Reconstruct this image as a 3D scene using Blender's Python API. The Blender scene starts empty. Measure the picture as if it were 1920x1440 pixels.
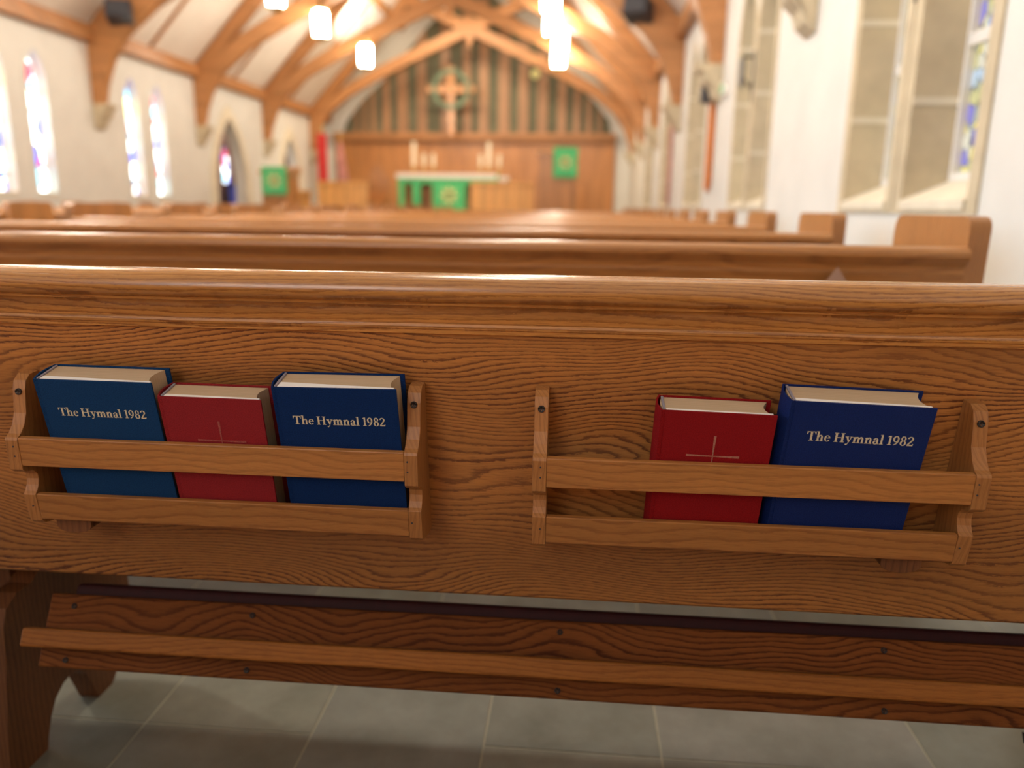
import bpy, bmesh, math, random
from mathutils import Matrix, Vector
from mathutils.geometry import tessellate_polygon
random.seed(7)
SC = bpy.context.scene
COL = SC.collection
R = math.radians
sin, cos, pi = math.sin, math.cos, math.pi

# ------------------------------------------------------------------ camera
cam_d = bpy.data.cameras.new('camera')
cam = bpy.data.objects.new('camera', cam_d)
COL.objects.link(cam)
fpx = 1440.0
yc = Vector((125.0, 331.0, -fpx)).normalized()
xc = Vector((18660.0, -569.0, fpx)); xc = (xc - yc * xc.dot(yc)).normalized()
zc = xc.cross(yc)
CAM_Z = 0.94
m = Matrix((xc, yc, zc)).to_4x4()
m.translation = Vector((0, 0, CAM_Z))
cam.matrix_world = m
cam_d.sensor_width = 36.0
cam_d.lens = 36.0 * fpx / 1920.0
cam_d.clip_start = 0.02
cam_d.dof.use_dof = True
cam_d.dof.focus_distance = 0.92
cam_d.dof.aperture_fstop = 2.3
SC.camera = cam

# ------------------------------------------------------------------ world, exposure
w = bpy.data.worlds.new('world'); SC.world = w
w.use_nodes = True
w.node_tree.nodes['Background'].inputs[0].default_value = (0.75, 0.85, 1.0, 1)
w.node_tree.nodes['Background'].inputs[1].default_value = 0.6
SC.view_settings.view_transform = 'Standard'
SC.view_settings.look = 'None'
SC.view_settings.exposure = 0.42
SC.view_settings.gamma = 1.0
SC.cycles.use_denoising = True
SC.cycles.max_bounces = 7
SC.cycles.diffuse_bounces = 5
SC.cycles.caustics_reflective = False
SC.cycles.caustics_refractive = False
SC.cycles.sample_clamp_indirect = 6.0

def area_light(name, loc, rot, sx, sy, power, color):
    d = bpy.data.lights.new(name, 'AREA'); d.shape = 'RECTANGLE'
    d.size = sx; d.size_y = sy; d.energy = power; d.color = color
    o = bpy.data.objects.new(name, d); COL.objects.link(o)
    o.location = loc; o.rotation_euler = rot
    return o
# unseen fill light added before the rear wall, behind the photographer
area_light('rear_fill', (-3.2, -6.3, 4.4), (R(84), 0, 0), 3.6, 3.8, 130, (1.0, 0.95, 0.90))
# daylight through the left hand windows beside and behind the photographer
area_light('left_windows_daylight', (-7.9, 2.6, 2.3), (R(90), 0, R(-90)), 6.0, 2.2, 270, (0.52, 0.75, 1.0))
# unseen warm fill added behind the fifth truss to brighten the chancel
area_light('chancel_fill', (-3.3, 20.5, 6.3), (R(25), 0, 0), 5.0, .5, 260, (1.0, 0.80, 0.55))
# unseen spot added behind the fifth truss to brighten the left ceiling panel
sd = bpy.data.lights.new('ceiling_panel_fill', 'SPOT'); sd.energy = 420; sd.color = (1.0, .92, .80); sd.spot_size = R(62); sd.spot_blend = .5; sd.shadow_soft_size = .08
so = bpy.data.objects.new('ceiling_panel_fill', sd); COL.objects.link(so); so.location = (-5.15, 20.40, 5.15)
so.rotation_euler = (Vector((-6.0, 21.6, 5.95)) - Vector(so.location)).to_track_quat('-Z', 'Y').to_euler()

# ------------------------------------------------------------------ helpers
def mesh(name, verts, faces, mat=None, parent=None, smooth=False, bevel=0, seg=2):
    me = bpy.data.meshes.new(name)
    me.from_pydata([tuple(v) for v in verts], [], faces)
    me.validate(); me.update()
    bm = bmesh.new(); bm.from_mesh(me)
    bmesh.ops.recalc_face_normals(bm, faces=bm.faces)
    bm.to_mesh(me); bm.free()
    o = bpy.data.objects.new(name, me); COL.objects.link(o)
    if mat: me.materials.append(mat)
    if parent: o.parent = parent
    if smooth:
        for p in me.polygons: p.use_smooth = True
    if bevel:
        b = o.modifiers.new('bevel', 'BEVEL'); b.width = bevel; b.segments = seg
        b.limit_method = 'ANGLE'; b.angle_limit = R(40)
    return o

class G:
    """collects shapes for one mesh"""
    def __init__(s): s.v = []; s.f = []
    def add(s, v, f):
        n = len(s.v); s.v += [tuple(p) for p in v]; s.f += [tuple(i + n for i in q) for q in f]
    def box(s, x0, y0, z0, x1, y1, z1):
        s.add([(x0,y0,z0),(x1,y0,z0),(x1,y1,z0),(x0,y1,z0),(x0,y0,z1),(x1,y0,z1),(x1,y1,z1),(x0,y1,z1)],
              [(0,3,2,1),(4,5,6,7),(0,1,5,4),(1,2,6,5),(2,3,7,6),(3,0,4,7)])
    def prism(s, pts, a, b, axis='X'):
        """extrude a closed outline: axis X -> pts (y,z); Y -> (x,z); Z -> (x,y)"""
        def P(p, t):
            return (t, p[0], p[1]) if axis == 'X' else ((p[0], t, p[1]) if axis == 'Y' else (p[0], p[1], t))
        n = len(pts)
        tri = tessellate_polygon([[Vector((p[0], p[1], 0)) for p in pts]])
        v = [P(p, a) for p in pts] + [P(p, b) for p in pts]
        f = [tuple(t) for t in tri] + [tuple(i + n for i in reversed(t)) for t in tri]
        f += [(i, (i+1) % n, (i+1) % n + n, i + n) for i in range(n)]
        s.add(v, f)
    def holed(s, outer, holes, a, b, axis='X'):
        def P(p, t):
            return (t, p[0], p[1]) if axis == 'X' else ((p[0], t, p[1]) if axis == 'Y' else (p[0], p[1], t))
        loops = [outer] + holes
        tri = tessellate_polygon([[Vector((p[0], p[1], 0)) for p in l] for l in loops])
        flat = [p for l in loops for p in l]; n = len(flat)
        s.add([P(p, a) for p in flat] + [P(p, b) for p in flat],
              [tuple(t) for t in tri] + [tuple(i + n for i in reversed(t)) for t in tri])
        k = 0
        for l in loops:
            L = len(l)
            s.add([P(p, a) for p in l] + [P(p, b) for p in l], [(i, (i+1) % L, (i+1) % L + L, i + L) for i in range(L)])
    def cyl(s, c, r, h, axis='Z', n=20, r2=None):
        r2 = r if r2 is None else r2
        v = []
        for k, (rr, t) in enumerate(((r, 0), (r2, h))):
            for i in range(n):
                a = 2*pi*i/n; u, w_ = rr*cos(a), rr*sin(a)
                v.append((c[0]+u, c[1]+w_, c[2]+t) if axis == 'Z' else ((c[0]+u, c[1]+t, c[2]+w_) if axis == 'Y' else (c[0]+t, c[1]+u, c[2]+w_)))
        s.add(v, [tuple(range(n))[::-1], tuple(range(n, 2*n))] + [(i, (i+1) % n, (i+1) % n+n, i+n) for i in range(n)])
    def lathe(s, prof, c, n=20):
        v = []; f = []
        for r, z in prof:
            for i in range(n):
                a = 2*pi*i/n; v.append((c[0]+r*cos(a), c[1]+r*sin(a), c[2]+z))
        for k in range(len(prof)-1):
            for i in range(n):
                f.append((k*n+i, k*n+(i+1) % n, (k+1)*n+(i+1) % n, (k+1)*n+i))
        f.append(tuple(range(n))[::-1]); f.append(tuple(range((len(prof)-1)*n, len(prof)*n)))
        s.add(v, f)
    def build(s, name, mat=None, parent=None, **k): return mesh(name, s.v, s.f, mat, parent, **k)

def tag(o, label=None, cat=None, group=None, kind=None):
    if label: o['label'] = label
    if cat: o['category'] = cat
    if group: o['group'] = group
    if kind: o['kind'] = kind
    return o
def empty(name, loc=(0,0,0)):
    o = bpy.data.objects.new(name, None); COL.objects.link(o); o.location = loc
    o.empty_display_size = 0.05
    return o
def struct(o): o['kind'] = 'structure'; return o
def copy_tree(o, parent=None):
    c = o.copy(); COL.objects.link(c)
    if parent: c.parent = parent
    for ch in [x for x in bpy.data.objects if x.parent == o]:
        copy_tree(ch, c)
    return c

# ------------------------------------------------------------------ materials
def node_mat(name):
    mt = bpy.data.materials.new(name); mt.use_nodes = True
    nt = mt.node_tree; b = nt.nodes['Principled BSDF']
    return mt, nt, b
def N(nt, t, **k):
    n = nt.nodes.new(t)
    for a, b in k.items():
        if a.startswith('i_'):
            key = a[2:]; key = int(key) if key.isdigit() else key
            n.inputs[key].default_value = b
        else: setattr(n, a, b)
    return n
def ramp(nt, stops, interp='LINEAR'):
    n = nt.nodes.new('ShaderNodeValToRGB'); cr = n.color_ramp; cr.interpolation = interp
    while len(cr.elements) < len(stops): cr.elements.new(0.5)
    for e, (p, c) in zip(cr.elements, stops):
        e.position = p; e.color = (*c, 1) if len(c) == 3 else c
    return n
def math_n(nt, op, a, b=None, c=None):
    n = nt.nodes.new('ShaderNodeMath'); n.operation = op
    for i, x in enumerate((a, b, c)):
        if x is None: continue
        if isinstance(x, (int, float)): n.inputs[i].default_value = x
        else: nt.links.new(x, n.inputs[i])
    return n.outputs[0]
def plain(name, col, rough=0.6, metal=0, noise=0.0, nscale=30, spec=0.5, bump=0.0):
    mt, nt, b = node_mat(name)
    b.inputs['Roughness'].default_value = rough; b.inputs['Metallic'].default_value = metal
    b.inputs['Specular IOR Level'].default_value = spec
    tc = N(nt, 'ShaderNodeTexCoord')
    nz = N(nt, 'ShaderNodeTexNoise', i_Scale=nscale, i_Detail=4.0)
    nt.links.new(tc.outputs['Object'], nz.inputs['Vector'])
    lo = tuple(c * (1 - noise) for c in col); hi = tuple(min(1, c * (1 + noise)) for c in col)
    r = ramp(nt, [(0.3, lo), (0.7, hi)])
    nt.links.new(nz.outputs[0], r.inputs[0]); nt.links.new(r.outputs[0], b.inputs['Base Color'])
    if bump:
        bp = N(nt, 'ShaderNodeBump', i_Strength=bump, i_Distance=0.002)
        nt.links.new(nz.outputs[0], bp.inputs['Height']); nt.links.new(bp.outputs[0], b.inputs['Normal'])
    return mt
def emit(name, col, strength):
    mt, nt, b = node_mat(name)
    b.inputs['Base Color'].default_value = (*[c*0.5 for c in col], 1)
    b.inputs['Emission Color'].default_value = (*col, 1); b.inputs['Emission Strength'].default_value = strength
    return mt

def wood(name, light, dark, axis='X', lines=135.0, warp=0.10, rough=0.36, coat=0.35, contrast=1.0, seed=0.0, wob=1.0, pore=1.0):
    """oak with wavy growth-ring lines running along one axis"""
    mt, nt, b = node_mat(name)
    L = nt.links.new
    tc = N(nt, 'ShaderNodeTexCoord')
    sp = N(nt, 'ShaderNodeSeparateXYZ'); L(tc.outputs['Object'], sp.inputs[0])
    x, y, z = sp.outputs
    if axis == 'X': a, p, q = x, y, z
    elif axis == 'Y': a, p, q = y, x, z
    else: a, p, q = z, y, x
    across = math_n(nt, 'ADD', q, math_n(nt, 'MULTIPLY', p, 0.75))
    across = math_n(nt, 'ADD', across, seed)
    def vec(sa, sc):
        c = N(nt, 'ShaderNodeCombineXYZ')
        L(math_n(nt, 'MULTIPLY', a, sa), c.inputs[0]); L(math_n(nt, 'MULTIPLY', across, sc), c.inputs[1])
        c.inputs[2].default_value = seed * 3.1
        return c.outputs[0]
    def noise(v, detail=2.0, rg=0.5):
        n = N(nt, 'ShaderNodeTexNoise', i_Scale=1.0, i_Detail=detail, i_Roughness=rg); L(v, n.inputs['Vector'])
        return n.outputs[0]
    w1 = noise(vec(2.3*wob, 5.5), 1.0)            # slow sweep, makes cathedrals
    w2 = noise(vec(6.0*wob, 42.0), 2.0)           # small waves
    w3 = noise(vec(70.0, 420.0), 3.0, 0.75)        # jagged edge of each line
    t = math_n(nt, 'ADD', across, math_n(nt, 'MULTIPLY', w1, warp))
    t = math_n(nt, 'ADD', t, math_n(nt, 'MULTIPLY', w2, 0.014))
    t = math_n(nt, 'ADD', t, math_n(nt, 'MULTIPLY', w3, 0.0050))
    fr = math_n(nt, 'FRACT', math_n(nt, 'MULTIPLY', t, lines))
    rg = ramp(nt, [(0.0, (0.25,)*3), (0.07, (0.0,)*3), (0.20, (0.15,)*3), (0.34, (0.72,)*3), (0.8, (1.0,)*3), (1.0, (0.80,)*3)])
    L(fr, rg.inputs[0])
    big = noise(vec(1.3, 16.0), 2.0)              # where the lines are strong
    bigr = N(nt, 'ShaderNodeMapRange', i_1=0.36, i_2=0.64, i_3=0.55*contrast, i_4=1.0*contrast); L(big, bigr.inputs[0])
    ringv = math_n(nt, 'SUBTRACT', 1.0, math_n(nt, 'MULTIPLY', math_n(nt, 'SUBTRACT', 1.0, rg.outputs[0]), bigr.outputs[0]))
    pores = noise(vec(38.0, 900.0), 2.0, 0.6)
    pr = N(nt, 'ShaderNodeMapRange', i_1=0.34, i_2=0.50, i_3=1.0-0.34*pore, i_4=1.0); L(pores, pr.inputs[0])
    fac = math_n(nt, 'MULTIPLY', ringv, pr.outputs[0])
    tone = noise(vec(0.8, 9.0), 2.0)
    mix = N(nt, 'ShaderNodeMix', data_type='RGBA')
    mix.inputs[6].default_value = (*dark, 1)
    lr = ramp(nt, [(0.35, tuple(c*0.80 for c in light)), (0.65, tuple(min(1, c*1.15) for c in light))])
    L(tone, lr.inputs[0])
    L(fac, mix.inputs[0]); L(lr.outputs[0], mix.inputs[7])
    L(mix.outputs[2], b.inputs['Base Color'])
    b.inputs['Roughness'].default_value = rough
    b.inputs['Coat Weight'].default_value = coat; b.inputs['Coat Roughness'].default_value = 0.22
    bp = N(nt, 'ShaderNodeBump', i_Strength=0.25, i_Distance=0.0006)
    L(fac, bp.inputs['Height']); L(bp.outputs[0], b.inputs['Normal'])
    return mt

OAK_L = (0.49, 0.208, 0.052); OAK_D = (0.105, 0.028, 0.011)
M = {}
M['oak'] = wood('oak', OAK_L, OAK_D, 'X', 150, 0.21, seed=0.31, coat=0.15, rough=0.42)
M['oak_rail'] = wood('oak_rail', (0.53, 0.245, 0.062), (0.17, 0.052, 0.013), 'X', 150, 0.05, rough=0.25, coat=0.6, seed=1.7, contrast=0.8)
M['oak_far'] = wood('oak_far', (0.50, 0.225, 0.065), (0.22, 0.08, 0.022), 'X', 60, 0.11, rough=0.3, coat=0.4, seed=2.7, contrast=0.7)
M['oak_v'] = wood('oak_upright', (0.50, 0.225, 0.068), (0.24, 0.09, 0.026), 'Z', 110, 0.05, seed=0.9, contrast=0.7)
M['oak_rack'] = wood('oak_rack', (0.42, 0.180, 0.045), (0.17, 0.052, 0.013), 'X', 95, 0.05, rough=0.5, coat=0.1, seed=4.2, contrast=0.6, wob=2.0)
M['oak_rack_v'] = wood('oak_rack_side', (0.42, 0.185, 0.052), (0.18, 0.062, 0.017), 'Z', 170, 0.03, rough=0.5, coat=0.1, seed=5.2, contrast=0.45)
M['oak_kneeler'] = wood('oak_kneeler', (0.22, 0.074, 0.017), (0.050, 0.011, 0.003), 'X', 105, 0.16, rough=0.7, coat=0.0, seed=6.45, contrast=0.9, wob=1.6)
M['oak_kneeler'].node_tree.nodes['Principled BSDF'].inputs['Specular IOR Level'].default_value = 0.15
M['oak_ledge'] = wood('oak_ledge', (0.36, 0.135, 0.026), (0.13, 0.036, 0.008), 'X', 130, 0.06, rough=0.6, coat=0.0, seed=7.2, contrast=0.5)
M['oak_ledge'].node_tree.nodes['Principled BSDF'].inputs['Specular IOR Level'].default_value = 0.25
M['timber'] = wood('roof_timber', (0.46, 0.215, 0.078), (0.28, 0.11, 0.036), 'X', 30, 0.2, rough=0.5, coat=0.1, seed=8.1, contrast=0.5)
M['timber_v'] = wood('reredos_timber', (0.52, 0.23, 0.07), (0.33, 0.12, 0.036), 'Z', 18, 0.2, rough=0.45, coat=0.2, seed=9.1, contrast=0.6)
M['screen_wood'] = wood('screen_timber', (0.40, 0.22, 0.11), (0.26, 0.12, 0.05), 'Z', 18, 0.2, rough=0.5, coat=0.1, seed=3.1, contrast=0.5)
M['plaster'] = plain('cream_plaster', (0.73, 0.73, 0.69), 0.85, noise=0.04, nscale=3)
M['ceilwhite'] = plain('white_ceiling_board', (0.78, 0.72, 0.64), 0.8, noise=0.04, nscale=2)
M['stone'] = plain('dressed_stone', (0.57, 0.49, 0.34), 0.85, noise=0.13, nscale=6)
M['stone_light'] = plain('pale_stone', (0.76, 0.70, 0.56), 0.85, noise=0.08, nscale=6)
M['blue'] = plain('navy_book_cloth', (0.005, 0.028, 0.125), 0.8, noise=0.35, nscale=900, spec=0.10, bump=0.5)
M['blue_teal'] = plain('faded_blue_book_cloth', (0.008, 0.048, 0.150), 0.8, noise=0.35, nscale=900, spec=0.10, bump=0.5)
M['blue_deep'] = plain('royal_blue_book_cloth', (0.004, 0.020, 0.130), 0.7, noise=0.35, nscale=900, spec=0.2, bump=0.5)
M['red'] = plain('red_book_cloth', (0.26, 0.009, 0.012), 0.8, noise=0.25, nscale=900, spec=0.10, bump=0.5)
M['red_pale'] = plain('worn_red_book_cloth', (0.28, 0.022, 0.028), 0.85, noise=0.25, nscale=900, spec=0.10, bump=0.5)
M['endpaper'] = plain('white_endpaper', (0.97, 0.96, 0.92), 0.8, noise=0.02)
M['gold'] = plain('gold_foil', (0.76, 0.70, 0.50), 0.5, 0.1, noise=0.15, nscale=700)
M['gold_dull'] = plain('worn_foil', (0.42, 0.18, 0.13), 0.6, 0.1, noise=0.3, nscale=400)
M['screw'] = plain('dark_steel', (0.045, 0.038, 0.035), 0.4, 0.7, noise=0.2)
M['maroon'] = plain('maroon_vinyl', (0.040, 0.002, 0.004), 0.7, noise=0.15, nscale=60)
M['dark'] = plain('black_plastic', (0.035, 0.038, 0.05), 0.5)
M['white'] = plain('white_paint', (0.8, 0.78, 0.74), 0.6, noise=0.03)
M['green'] = plain('green_damask', (0.08, 0.50, 0.19), 0.8, noise=0.15, nscale=15)
M['yellow'] = plain('gold_embroidery', (0.80, 0.78, 0.35), 0.7, noise=0.1)
M['redcloth'] = plain('scarlet_cloth', (0.55, 0.03, 0.03), 0.8, noise=0.15, nscale=10)
M['pinkcloth'] = plain('striped_flag_cloth', (0.50, 0.22, 0.20), 0.8, noise=0.5, nscale=9)
M['orange'] = plain('orange_banner_cloth', (0.58, 0.17, 0.02), 0.8, noise=0.3, nscale=9)
M['candle'] = plain('wax', (0.80, 0.74, 0.58), 0.5)
M['leaf'] = plain('dusky_pink_paper', (0.42, 0.27, 0.20), 0.8)
M['oak_lit'] = wood('lit_oak', (0.85, 0.46, 0.14), (0.60, 0.27, 0.07), 'Z', 18, 0.2, rough=0.45, coat=0.2, seed=2.1, contrast=0.6)  # light missing on the stall fronts is put into this paler oak colour
M['gold_faint'] = plain('rubbed_off_foil', (0.33, 0.075, 0.065), 0.7, noise=0.3, nscale=400)
M['oak_darkened'] = wood('darkened_oak', (0.21, 0.080, 0.024), (0.08, 0.024, 0.008), 'Z', 110, 0.05, seed=1.9, rough=.6, coat=.03, contrast=0.7)  # shade on the pew support worked into the wood colour; cup holders share it
M['pewter'] = plain('grey_pewter', (0.25, 0.24, 0.22), 0.5, 0.3)
M['bandgrey'] = plain('stitched_head_band', (0.30, 0.28, 0.33), 0.8, noise=0.6, nscale=1500)
M['brass'] = plain('brass', (0.65, 0.45, 0.16), 0.3, 0.9, noise=0.1)
M['iron'] = plain('wrought_iron', (0.06, 0.055, 0.05), 0.5, 0.6)
M['lamp'] = emit('lamp_glass', (1.0, 0.87, 0.70), 60)
M['exit'] = plain('exit_green', (0.12, 0.5, 0.25), 0.5)
M['greygreen'] = plain('grey_green_cloth', (0.15, 0.15, 0.095), 0.8, noise=0.15, nscale=3)
M['verdigris'] = plain('verdigris_copper', (0.11, 0.16, 0.10), 0.6, 0.2, noise=0.25, nscale=5)
M['brownwall'] = plain('brown_panel', (0.22, 0.12, 0.10), 0.7, noise=0.1, nscale=3)
M['glow_blue'] = plain('blue_glow', (0.10, 0.14, 0.75), 0.7, noise=0.1)  # colour of the blue glow in the side chapel

def page_mat():
    mt, nt, b = node_mat('page_edges'); L = nt.links.new
    tc = N(nt, 'ShaderNodeTexCoord'); mp = N(nt, 'ShaderNodeMapping'); mp.inputs['Scale'].default_value = (6, 2600, 6)
    L(tc.outputs['Object'], mp.inputs[0])
    nz = N(nt, 'ShaderNodeTexNoise', i_Scale=1.0, i_Detail=3.0); L(mp.outputs[0], nz.inputs['Vector'])
    r = ramp(nt, [(0.3, (0.50, 0.37, 0.22)), (0.7, (0.70, 0.54, 0.36))]); L(nz.outputs[0], r.inputs[0])
    L(r.outputs[0], b.inputs['Base Color']); b.inputs['Roughness'].default_value = 0.85
    return mt
M['pages'] = page_mat()

def slate_mat():
    mt, nt, b = node_mat('slate_tile'); L = nt.links.new
    tc = N(nt, 'ShaderNodeTexCoord')
    nz = N(nt, 'ShaderNodeTexNoise', i_Scale=7.0, i_Detail=7.0, i_Roughness=0.65); L(tc.outputs['Object'], nz.inputs['Vector'])
    r = ramp(nt, [(0.3, (0.205, 0.212, 0.180)), (0.7, (0.320, 0.330, 0.290))]); L(nz.outputs[0], r.inputs[0])
    at = N(nt, 'ShaderNodeAttribute', attribute_name='tone')
    mx = N(nt, 'ShaderNodeMix', data_type='RGBA', blend_type='MULTIPLY'); mx.inputs[0].default_value = 1.0
    L(r.outputs[0], mx.inputs[6]); L(at.outputs['Color'], mx.inputs[7]); L(mx.outputs[2], b.inputs['Base Color'])
    b.inputs['Roughness'].default_value = 0.42
    bp = N(nt, 'ShaderNodeBump', i_Strength=0.35, i_Distance=0.004); L(nz.outputs[0], bp.inputs['Height']); L(bp.outputs[0], b.inputs['Normal'])
    return mt
M['slate'] = slate_mat()
M['grout'] = plain('pale_grout', (0.50, 0.48, 0.38), 0.9, noise=0.1)

def glass_mat(name, stops, strength, scale):
    """leaded coloured glass with daylight behind it"""
    mt, nt, b = node_mat(name); L = nt.links.new
    tc = N(nt, 'ShaderNodeTexCoord')
    mp = N(nt, 'ShaderNodeMapping'); mp.inputs['Scale'].default_value = (scale, scale*1.3, scale); L(tc.outputs['Object'], mp.inputs[0])
    vo = N(nt, 'ShaderNodeTexVoronoi', i_Scale=1.0); L(mp.outputs[0], vo.inputs['Vector'])
    sp = N(nt, 'ShaderNodeSeparateColor'); L(vo.outputs['Color'], sp.inputs[0])
    r = ramp(nt, stops, 'CONSTANT'); L(sp.outputs[0], r.inputs[0])
    ve = N(nt, 'ShaderNodeTexVoronoi', feature='DISTANCE_TO_EDGE', i_Scale=1.0); L(mp.outputs[0], ve.inputs['Vector'])
    ld = N(nt, 'ShaderNodeMapRange', i_1=0.02, i_2=0.05); L(ve.outputs['Distance'], ld.inputs[0])
    b.inputs['Base Color'].default_value = (0.05, 0.05, 0.06, 1); b.inputs['Roughness'].default_value = 0.2
    L(r.outputs[0], b.inputs['Emission Color'])
    st = math_n(nt, 'MULTIPLY', ld.outputs[0], strength)
    L(st, b.inputs['Emission Strength'])
    return mt
M['glass_bright'] = glass_mat('bright_stained_glass', [(0.0, (0.9, 1.0, 1.0)), (0.30, (0.03, 0.06, 0.40)), (0.46, (0.15, 0.45, 0.55)), (0.56, (1.0, 1.0, 0.92)), (0.74, (0.40, 0.02, 0.05)), (0.82, (0.06, 0.12, 0.20)), (0.93, (0.9, 0.9, 0.4))], 4.6, 4.4)
M['glass_dim'] = glass_mat('shaded_stained_glass', [(0.0, (0.30, 0.28, 0.12)), (0.25, (0.10, 0.09, 0.30)), (0.40, (0.38, 0.36, 0.28)), (0.6, (0.18, 0.20, 0.16)), (0.8, (0.50, 0.42, 0.10)), (0.9, (0.25, 0.32, 0.38))], 1.6, 14.0)
M['glass_rear_added'] = emit('added_rear_glass', (0.85, 0.9, 1.0), 0.4)  # glow of the invented rear window

# ------------------------------------------------------------------ floor of slate tiles
NAVE_X0, NAVE_X1, BACK_Y, REAR_Y = -8.1, 1.56, 25.2, -6.5
def make_floor():
    tiles = []
    def row(y0, y1, xs): 
        for a, b_ in zip(xs, xs[1:]): tiles.append((a, y0, b_, y1))
    def rnd_row(y0, y1, x0, x1):
        xs = [x0]
        while xs[-1] < x1 - 0.5: xs.append(xs[-1] + random.choice((0.316, 0.316, 0.316, 0.475)))
        xs.append(x1); return xs
    def fill(x0, x1, known):
        L_ = [known[0]]
        while L_[-1] > x0 + 0.4: L_.append(L_[-1] - random.choice((0.316, 0.316, 0.475)))
        R_ = [known[-1]]
        while R_[-1] < x1 - 0.4: R_.append(R_[-1] + random.choice((0.316, 0.316, 0.475)))
        return [x0] + L_[1:][::-1] + known + R_[1:] + [x1]
    X0, X1 = NAVE_X0 - 2.5, NAVE_X1 + 0.5
    a = fill(X0, X1, [-0.77, -0.455, -0.14, 0.175, 0.646, 0.97])
    b_ = fill(X0, X1, [-0.933, -0.616, -0.304, 0.171, 0.491, 0.978])
    for xa, xb in zip(a, a[1:]):
        if abs(xa + 0.455) < 1e-6: tiles.append((xa, 0.87, xb, 1.50))
        else: tiles.append((xa, 0.87, xb, 1.185)); tiles.append((xa, 1.185, xb, 1.50))
    row(1.50, 1.97, b_)
    y = 1.97
    while y < BACK_Y:
        h = random.choice((0.316, 0.316, 0.475)); row(y, y+h, rnd_row(y, y+h, X0, X1)); y += h
    y = 0.87
    while y > REAR_Y:
        h = random.choice((0.316, 0.316, 0.475)); row(y-h, y, rnd_row(y-h, y, X0, X1)); y -= h
    g = 0.0022; v = []; f = []; cols = []
    for (xa, ya, xb, yb) in tiles:
        n = len(v)
        v += [(xa+g, ya+g, 0), (xb-g, ya+g, 0), (xb-g, yb-g, 0), (xa+g, yb-g, 0),
              (xa+g, ya+g, -.02), (xb-g, ya+g, -.02), (xb-g, yb-g, -.02), (xa+g, yb-g, -.02)]
        f += [(n, n+1, n+2, n+3), (n, n+4, n+5, n+1), (n+1, n+5, n+6, n+2), (n+2, n+6, n+7, n+3), (n+3, n+7, n+4, n)]
        t = random.uniform(0.84, 1.14); cols.append((t*random.uniform(.98, 1.02), t, t*random.uniform(.94, 1.04), 1))
    n = len(v)
    v += [(X0, REAR_Y-.5, -.0015), (X1, REAR_Y-.5, -.0015), (X1, BACK_Y+.3, -.0015), (X0, BACK_Y+.3, -.0015)]
    f.append((n, n+1, n+2, n+3))
    me = bpy.data.meshes.new('floor'); me.from_pydata(v, [], f)
    ca = me.color_attributes.new('tone', 'FLOAT_COLOR', 'CORNER')
    for i, p in enumerate(me.polygons):
        c = cols[i//5] if i < len(cols)*5 else (1, 1, 1, 1)
        for li in p.loop_indices: ca.data[li].color = c
    me.materials.append(M['slate']); me.materials.append(M['grout'])
    me.polygons[-1].material_index = 1
    o = bpy.data.objects.new('floor', me); COL.objects.link(o); struct(o)
make_floor()
g = G(); g.box(NAVE_X0-2.4, 18.9, 0.003, NAVE_X1-.02, BACK_Y-.02, 0.30); g.box(NAVE_X0-2.4, 19.6, 0.302, NAVE_X1-.02, BACK_Y-.02, 0.60)
struct(g.build('floor_chancel', M['slate']))
fc = bpy.data.objects['floor_chancel'].data
ca = fc.color_attributes.new('tone', 'FLOAT_COLOR', 'CORNER')
for d in ca.data: d.color = (1, 1, 1, 1)

# ------------------------------------------------------------------ walls, windows
def lancet(yc_, w_, z0, z1, n=8):
    """pointed arch outline in (y,z), counterclockwise"""
    h = w_/2; spring = z1 - w_*0.95
    pts = [(yc_-h, z0), (yc_+h, z0)]
    rad = (h*h + (z1-spring)**2) / (2*h)
    for i in range(n+1):
        a = math.asin((z1-spring)/rad) * i/n
        pts.append((yc_ + h - rad + rad*cos(a), spring + rad*sin(a)))
    for i in range(n-1, -1, -1):
        a = math.asin((z1-spring)/rad) * i/n
        pts.append((yc_ - h + rad - rad*cos(a), spring + rad*sin(a)))
    return pts
BAY = 3.55
TRUSS_Y = [-1.25 + BAY*k for k in range(0, 8)]      # -1.25 2.3 5.85 9.4 12.95 16.5 20.05 23.6
PLATE = 3.66
CX, HW = (NAVE_X0+NAVE_X1)/2, (NAVE_X1-NAVE_X0)/2
RIDGE = PLATE + HW*1.07

right_holes, left_holes = [], []
r_windows = [4.06 + BAY*k for k in range(-2, 5)]
for yc_ in r_windows:
    for dy, w_ in ((-0.42, 0.72), (0.42, 0.72)): right_holes.append(lancet(yc_+dy, w_, 0.93, 3.15))
l_windows = [11.05, 14.45]
for yc_ in l_windows + [7.5, 3.95, .4, -3.15]:
    for dy in (-0.44, 0.44): left_holes.append(lancet(yc_+dy, 0.50, 1.0, 3.15))
left_holes.append(lancet(17.9, 1.6, 0.05, 2.85))
left_holes.append(lancet(21.75, 1.3, 0.65, 2.75))
g = G(); g.holed([(REAR_Y, 0), (BACK_Y, 0), (BACK_Y, PLATE+.1), (REAR_Y, PLATE+.1)], right_holes, NAVE_X1, NAVE_X1+.45, 'X')
struct(g.build('wall_right', M['plaster']))
g = G(); g.holed([(REAR_Y, 0), (BACK_Y, 0), (BACK_Y, PLATE+.1), (REAR_Y, PLATE+.1)], left_holes, NAVE_X0-.25, NAVE_X0, 'X')
struct(g.build('wall_left', M['plaster']))

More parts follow.
